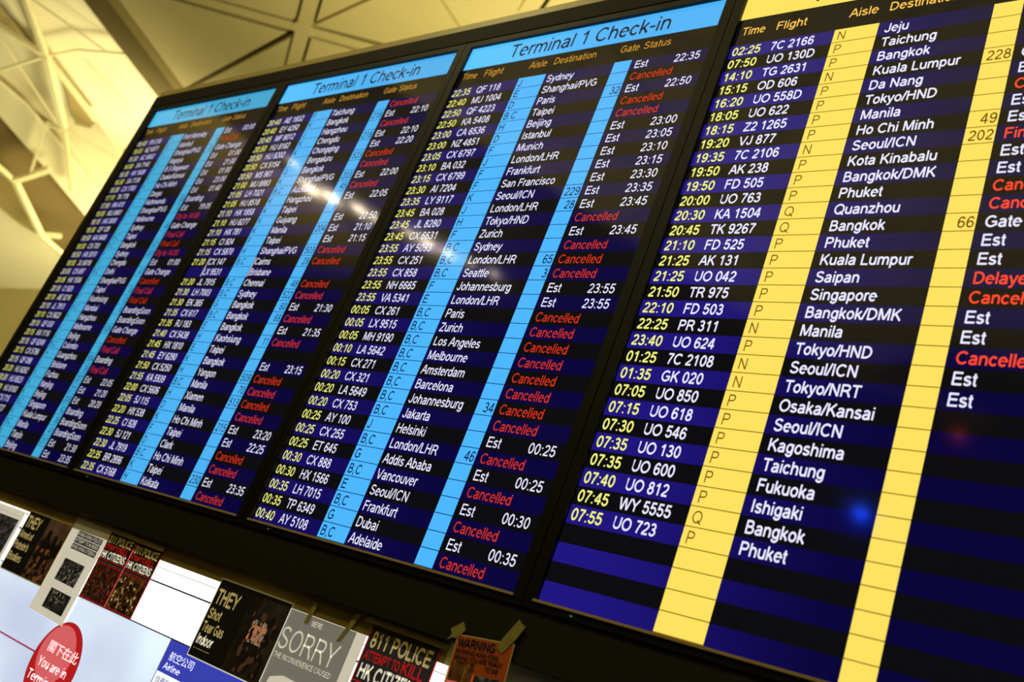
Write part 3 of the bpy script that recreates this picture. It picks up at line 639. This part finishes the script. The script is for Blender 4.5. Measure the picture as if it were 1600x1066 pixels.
# 7: grey SORRY poster
t = poster('grey poster with thin white lettering WE ARE SORRY', 2.082, 1.7045, 0.2925, 0.40, paper_grey, 0.0)
flat('white_margin', paper, 0.262, 0.2925, -0.40, 0, -0.0006, t, (0, 0, 0))
lines(t, [("WE'RE", 0.119, -0.0205, 0.0115, 0.037, white_ink)], None, bold=0.0)
text('poster_text', white_ink, 'SORRY', 0.036, -0.088, 0.050, t, width=0.200, y=-0.0013, off=-0.008)
text('poster_text', white_ink, 'FOR THE INCONVENIENCE CAUSED', 0.011, -0.108, 0.0115, t, width=0.228, y=-0.0013, off=-0.004)
blob('speech_bubble', paper, [(0.06, -0.150), (0.10, -0.138), (0.15, -0.140), (0.19, -0.155), (0.2, -0.2), (0.16, -0.25), (0.08, -0.25), (0.05, -0.2)], t)
# 8: large 811 poster
p811('large 811 poster beside the grey one, taped to the strip', 2.3805, 1.7335, 0.203, 0.285, ph_red, 13, [dark_ink, navy_ink, brown_ink])
# 9: orange warning poster, tilted
t = poster('small tilted orange warning poster hanging from two pieces of tape', 2.625, 1.767, 0.141, 0.19, orange_ink, -0.105, -0.0105, edge=cream_ink)
lines(t, [('WARNING', 0.008, -0.0235, 0.0165, 0.092, navy_ink), ('ENTERING HONG KONG', 0.008, -0.036, 0.0085, 0.105, navy_ink), ('MEANS YOU ARE READY', 0.008, -0.0475, 0.0085, 0.118, navy_ink), ('TO DIE', 0.088, -0.060, 0.0085, 0.032, navy_ink)], None, bold=0.02)
flat('photo', ph_red2, 0.006, 0.062, -0.088, -0.050, -0.0008, t, (0, 0, 0)); flat('caption_block', pink_ink, 0.006, 0.062, -0.12, -0.088, -0.0008, t, (0, 0, 0))
flat('photo', ph_bw, 0.068, 0.134, -0.12, -0.070, -0.0008, t, (0, 0, 0))
# tape
def tape(label, pts, y):
    o = link('tape_strip', [(a, y, b) for a, b in pts] + [(a, y + 0.0003, b) for a, b in pts],
             [tuple(range(len(pts)))] + [tuple(range(2 * len(pts) - 1, len(pts) - 1, -1))] + [((i + 1) % len(pts), i, i + len(pts), (i + 1) % len(pts) + len(pts)) for i in range(len(pts))], MT['tape'])
    cx = sum(p[0] for p in pts) / len(pts); cz = sum(p[1] for p in pts) / len(pts)
    for v in o.data.vertices: v.co.x -= cx; v.co.z -= cz
    o.location = (cx, 0, cz); tag(o, label, 'tape', 'tape holding the posters')
tape('crumpled tape piece at the upper left corner of the orange poster', [(2.604, 1.750), (2.616, 1.757), (2.628, 1.758), (2.641, 1.778), (2.629, 1.792), (2.604, 1.772), (2.611, 1.763)], -0.0112)
tape('long tape strip at the upper right corner of the orange poster', [(2.728, 1.764), (2.744, 1.757), (2.765, 1.790), (2.776, 1.817), (2.765, 1.821), (2.757, 1.827), (2.742, 1.800), (2.733, 1.782)], -0.0120)
tape('left tape strip over the top of the grey poster', [(2.176, 1.684), (2.190, 1.686), (2.197, 1.734), (2.182, 1.736)], YL - 0.0052)
tape('right tape strip over the top of the grey poster', [(2.295, 1.672), (2.309, 1.676), (2.338, 1.740), (2.322, 1.742)], YL - 0.0052)
tape('tape over the top edge of the white sheet with two photos', [(1.048, 1.7385), (1.044, 1.7475), (1.262, 1.7475), (1.262, 1.7345)], YL - 0.0052)
tape('tape over the top edges of the two small 811 posters', [(1.262, 1.7300), (1.266, 1.7425), (1.545, 1.7385), (1.545, 1.7265)], YL - 0.0072)
tape('brown tape over the top edge of the large 811 poster', [(2.352, 1.7325), (2.358, 1.7450), (2.602, 1.7435), (2.600, 1.7310)], YL - 0.0052)

# ------------------------------------------------------------------ ceiling with its diamond lattice
ZC = 9.0
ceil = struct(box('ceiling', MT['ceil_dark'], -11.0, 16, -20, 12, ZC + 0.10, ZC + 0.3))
ea, eb = Vector((-10.05, 2.61)), Vector((-10.88, 4.41)); ed = (eb - ea).normalized(); en = Vector((ed.y, -ed.x))   # edge line, en points to +x
if en.x < 0: en = -en
NX, NY, DX, DY = -7.08, 3.89, 4.45, 2.90
import itertools
def clip(poly, p, n):
    out = []
    for i in range(len(poly)):
        a, b = poly[i], poly[(i + 1) % len(poly)]; da, db = (a - p).dot(n), (b - p).dot(n)
        if da >= 0: out.append(a)
        if (da >= 0) != (db >= 0): out.append(a + (b - a) * (da / (da - db)))
    return out
def inset(tri, ds):
    """tri CCW; move each edge i (from i to i+1) inward by ds[i]"""
    out = []; n = len(tri)
    for i in range(n):
        p0, p1, p2 = tri[i - 1], tri[i], tri[(i + 1) % n]
        d1 = (p1 - p0).normalized(); d2 = (p2 - p1).normalized(); n1 = Vector((-d1.y, d1.x)); n2 = Vector((-d2.y, d2.x))
        a = p0 + n1 * ds[i - 1]; b = p1 + n2 * ds[i]
        den = d1.x * d2.y - d1.y * d2.x; t = ((b - a).x * d2.y - (b - a).y * d2.x) / den
        out.append(a + d1 * t)
    return out
npan = 0
for i in range(-8, 8):
    for j in range(-14, 5):
        if (i + j) % 2: continue
        c = Vector((NX + DX / 2 * i + DX / 2, NY + DY / 2 * j))           # diamond centre: nodes lie left, right, above and below it
        if not (-12 < c.x < 4.5 and -13.5 < c.y < 8): continue
        if c.x < -11 and c.y > 1: continue
        Lf, Rt, Tp, Bt = c - Vector((DX / 2, 0)), c + Vector((DX / 2, 0)), c + Vector((0, DY / 2)), c - Vector((0, DY / 2))
        if abs(c.x + 9.305) < 0.1 and abs(c.y - 3.89) < 0.1:                # the bay against the edge beam is split once only
            for poly in ([(-7.42, 3.875), (-9.36, 2.61), (-9.56, 2.44), (-12, 0.86), (-12, 4.62)], [(-7.46, 3.975), (-12, 4.68), (-12, 6.2), (-9.30, 5.19)]):
                poly = clip([Vector(p) for p in poly], ea + en * 0.03, en)
                prism('ceiling_panel', MT['ceil'], [(p.x, p.y, ZC) for p in poly], (0, 0, 0.09), ceil)
            continue
        if abs(c.x + 4.855) < 0.1 and abs(c.y - 3.89) < 0.1: c = Vector((-4.42, 3.56)); Tp = Vector((-4.66, 5.34))
        if abs(c.x + 7.08) < 0.1 and abs(c.y - 5.34) < 0.1: c = Vector((-7.45, 5.34))
        for a, b in ((Rt, Tp), (Tp, Lf), (Lf, Bt), (Bt, Rt)):
            tri = inset([c, a, b], [0.022, 0.145, 0.022]); tri = clip(tri, ea + en * 0.03, en)
            if len(tri) < 3: continue
            prism('ceiling_panel', MT['ceil'], [(p.x, p.y, ZC) for p in tri], (0, 0, 0.09), ceil); npan += 1
def ribline(a, b, wd):
    if max(a.x, b.x) < -9.2 and 2.5 < (a.y + b.y) / 2 < 5.3: return
    tri = clip([a, b], ea + en * 0.03, en)
    if len(tri) < 2: return
    # cut the segment at the edge line
    da, db = (a - ea).dot(en), (b - ea).dot(en)
    if da < 0 and db < 0: return
    if da < 0: a = a + (b - a) * (da / (da - db))
    if db < 0: b = b + (a - b) * (db / (db - da))
    bar('ceiling_rib', MT['ceil'], (a.x, a.y, ZC + 0.05), (b.x, b.y, ZC + 0.05), wd, ceil, 0.10)
for i in range(-8, 8):
    for j in range(-14, 5):
        if (i + j) % 2: continue
        nd = Vector((NX + DX / 2 * i, NY + DY / 2 * j))
        if not (-13 < nd.x < 5 and -14 < nd.y < 8): continue
        if (nd - ea).dot(en) > 0.2: prism('ceiling_boss', MT['ceil'], [(nd.x + 0.17 * math.cos(math.pi * a / 4 + .39), nd.y + 0.15 * math.sin(math.pi * a / 4 + .39), ZC - 0.012) for a in range(8)], (0, 0, 0.08), ceil)
        for s in (1, -1): ribline(nd, nd + Vector((DX / 2, s * DY / 2)), 0.19)
# edge beam beside the vault
b0, b1 = ea - ed * 5.0, ea + ed * 6.5
q = lambda p, o: p - en * o
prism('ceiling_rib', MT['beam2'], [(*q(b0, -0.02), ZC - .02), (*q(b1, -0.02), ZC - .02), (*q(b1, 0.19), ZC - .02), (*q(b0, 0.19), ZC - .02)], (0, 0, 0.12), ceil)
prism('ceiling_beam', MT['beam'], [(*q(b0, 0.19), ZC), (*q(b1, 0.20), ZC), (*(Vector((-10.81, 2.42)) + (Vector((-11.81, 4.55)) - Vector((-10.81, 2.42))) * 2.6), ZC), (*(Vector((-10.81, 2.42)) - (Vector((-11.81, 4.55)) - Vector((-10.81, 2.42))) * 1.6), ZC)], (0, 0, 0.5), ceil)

# row of lamps mirrored in the boards
LAMPS = ((-10.32, -7.12, 0.13), (-10.04, -7.38, 0.13), (-9.66, -7.79, 0.11), (-9.51, -8.1, 0.07), (-9.06, -8.6, 0.07), (-8.87, -8.92, 0.12), (-8.63, -9.27, 0.1), (-8.34, -9.62, 0.05), (-8.02, -9.98, 0.06), (-10.01, -6.38, 0.05))
LAMP_LABELS = ['large warm lamp mirrored over the word Auckland on the second board', 'large warm lamp mirrored on the blue gate column of the second board',
 'warm lamp mirrored just above the 22:50 estimate on the second board', 'small warm lamp mirrored at the right bezel of the second board',
 'small warm lamp mirrored beside 23:45 at the left of the third board', 'large warm lamp mirrored over flight AY 5093 on the third board',
 'warm lamp mirrored on the blue aisle column of the third board', 'tiny warm lamp mirrored left of London/LHR on the third board',
 'small warm lamp mirrored over the word Seattle on the third board', 'tiny warm lamp mirrored on the upper aisle column of the second board']
for i, (x, y, s) in enumerate(LAMPS):
    t = thing('ceiling_lamp', LAMP_LABELS[i], 'lamp', (x, y, ZC - 0.1), 'lamps over the concourse')
    n = 20
    link('lamp_body', [(s * 1.25 * math.cos(2 * math.pi * a / n), s * 1.25 * math.sin(2 * math.pi * a / n), z) for z in (-0.05, 0.10) for a in range(n)],
         [(a, (a + 1) % n, (a + 1) % n + n, a + n) for a in range(n)] + [tuple(range(2 * n - 1, n - 1, -1))], MT['cap'], t)
    link('lamp_lens', [(s * math.cos(2 * math.pi * a / n), s * math.sin(2 * math.pi * a / n), -0.045) for a in range(n)], [tuple(range(n - 1, -1, -1))], MT['lamp'], t)

for lab, (x, y, z), nm, rr in (('small added blue lamp mirrored as a blue dot left of the yellow gate column', (-2.2, -14.91, 7.0), 'blue_lamp', 0.085), ('faint added red lamp mirrored as a dim dot at the right of the yellow board', (0.27, -10.95, 7.0), 'red_lamp', 0.045)):  # made-up lamps, added to put two coloured dots on the screen
    t = thing('added_dot_lamp', lab, 'lamp', (x, y, z)); m = mat(nm, (5, 5, 5), 0.4, 0, (20, 70, 255) if 'blue' in nm else (255, 90, 40), 70.0 if 'blue' in nm else 9.0)
    bm = bmesh.new(); bmesh.ops.create_icosphere(bm, subdivisions=3, radius=rr); me = bpy.data.meshes.new('bulb'); bm.to_mesh(me); bm.free(); me.materials.append(m)
    o = bpy.data.objects.new('bulb', me); COL.objects.link(o); o.parent = t
    box('hanger', MT['bezel_in'], -0.012, 0.012, -0.012, 0.012, rr * 0.9, ZC - z + 0.05, t); box('cap', MT['bezel_in'], -rr * .6, rr * .6, -rr * .6, rr * .6, rr * .8, rr * 1.3, t)

# ------------------------------------------------------------------ bright vault beyond the beam
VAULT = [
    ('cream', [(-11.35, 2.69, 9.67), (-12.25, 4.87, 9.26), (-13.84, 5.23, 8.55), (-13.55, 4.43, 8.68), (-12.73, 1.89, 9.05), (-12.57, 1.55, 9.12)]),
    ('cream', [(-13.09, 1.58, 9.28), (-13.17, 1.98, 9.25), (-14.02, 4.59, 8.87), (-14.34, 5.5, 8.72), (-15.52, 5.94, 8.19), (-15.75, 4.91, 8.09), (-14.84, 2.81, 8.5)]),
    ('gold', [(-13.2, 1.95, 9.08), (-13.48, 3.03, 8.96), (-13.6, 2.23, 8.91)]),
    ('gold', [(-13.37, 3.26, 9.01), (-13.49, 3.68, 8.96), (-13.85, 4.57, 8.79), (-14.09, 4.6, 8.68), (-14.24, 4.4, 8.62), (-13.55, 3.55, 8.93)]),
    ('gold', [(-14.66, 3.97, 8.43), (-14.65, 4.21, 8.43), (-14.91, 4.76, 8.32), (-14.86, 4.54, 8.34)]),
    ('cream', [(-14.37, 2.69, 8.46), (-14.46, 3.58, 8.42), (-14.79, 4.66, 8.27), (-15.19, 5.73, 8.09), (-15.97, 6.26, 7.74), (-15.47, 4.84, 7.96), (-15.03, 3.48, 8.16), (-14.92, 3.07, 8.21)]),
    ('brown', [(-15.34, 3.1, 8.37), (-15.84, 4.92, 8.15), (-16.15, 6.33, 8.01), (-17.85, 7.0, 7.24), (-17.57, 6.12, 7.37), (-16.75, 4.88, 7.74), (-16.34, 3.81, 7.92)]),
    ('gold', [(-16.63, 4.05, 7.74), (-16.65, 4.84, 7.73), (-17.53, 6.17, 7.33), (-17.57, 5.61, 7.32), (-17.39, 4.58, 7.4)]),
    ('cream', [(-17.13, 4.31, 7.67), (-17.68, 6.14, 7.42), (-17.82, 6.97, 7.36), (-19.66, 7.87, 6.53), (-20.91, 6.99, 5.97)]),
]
RODS = [
    ((-12.15, 2.01, 9.06), (-12.83, 2.97, 8.75), 0.127),
    ((-12.83, 2.97, 8.75), (-13.86, 4.14, 8.29), 0.149),
    ((-13.86, 4.14, 8.29), (-15.04, 5.27, 7.76), 0.103),
    ((-12.95, 2.08, 8.7), (-12.83, 2.97, 8.75), 0.103),
    ((-12.83, 2.97, 8.75), (-13.27, 4.34, 8.55), 0.103),
    ((-13.79, 2.69, 8.32), (-12.83, 2.97, 8.75), 0.046),
    ((-12.83, 2.97, 8.75), (-12.33, 3.17, 8.97), 0.046),
    ((-12.33, 3.17, 8.97), (-11.78, 3.67, 9.23), 0.046),
    ((-14.02, 3.94, 8.22), (-13.87, 4.22, 8.28), 0.092),
    ((-14.31, 4.04, 8.09), (-15.27, 4.53, 7.66), 0.057),
    ((-13.87, 4.22, 8.28), (-13.67, 5.23, 8.37), 0.057),
    ((-14.31, 4.04, 8.09), (-13.96, 3.89, 8.24), 0.057),
    ((-15.65, 4.47, 7.48), (-14.88, 4.65, 7.83), 0.149),
    ((-15.56, 3.99, 7.52), (-15.67, 4.52, 7.47), 0.115),
    ((-15.67, 4.52, 7.47), (-16.52, 5.75, 7.09), 0.138),
    ((-16.52, 5.75, 7.09), (-16.68, 6.46, 7.02), 0.115),
    ((-16.54, 5.69, 7.08), (-16.23, 5.98, 7.22), 0.115),
    ((-13.13, 2.33, 8.62), (-14.37, 5.13, 8.06), 0.029),
    ((-12.12, 2.1, 9.07), (-11.98, 3.45, 9.13), 0.029),
    ((-12.6, 3.65, 8.85), (-12.75, 4.66, 8.79), 0.023),
]

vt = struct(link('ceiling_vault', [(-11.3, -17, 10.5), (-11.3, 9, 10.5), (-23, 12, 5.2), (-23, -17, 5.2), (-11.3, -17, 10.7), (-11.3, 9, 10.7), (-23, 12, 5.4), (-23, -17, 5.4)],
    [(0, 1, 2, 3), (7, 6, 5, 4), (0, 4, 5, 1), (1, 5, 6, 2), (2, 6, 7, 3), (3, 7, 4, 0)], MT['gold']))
for nm, pts in VAULT: prism({'cream': 'lit_panel', 'gold': 'painted_shade_panel', 'brown': 'painted_recess_panel'}[nm], MT[nm], pts, (0.02, 0, 0.05), vt)  # gold and brown pieces: shade of the vault's gaps put into panel colour
tr = thing('roof_truss', 'cream painted steel truss crossing the brightly lit vault at left', 'truss', (-14, 4, 8.3))
for a, b, wd in RODS:
    o = bar('truss_member', MT['rod'], a, b, wd * 0.72, None); o.parent = tr; o.matrix_parent_inverse = Matrix.Translation((14, -4, -8.3))
struct(box('wall_back', MT['wall'], -24, -12.6, 5.2, 5.5, 0, 5.5))
struct(box('wall_left', MT['farwall'], -24.3, -24, -20, 12, 0, 5.2))
struct(box('wall_rear', MT['farwall'], -24, 16, 12, 12.3, 0, 9.0))
struct(box('floor', MT['floor'], -24, 16, -20, 12, -0.2, 0.0))
struct(box('wall_front', MT['farwall'], -24, 16, -20.3, -20, 0, 9.3))
COL.objects.unlink(_fo); bpy.data.objects.remove(_fo)
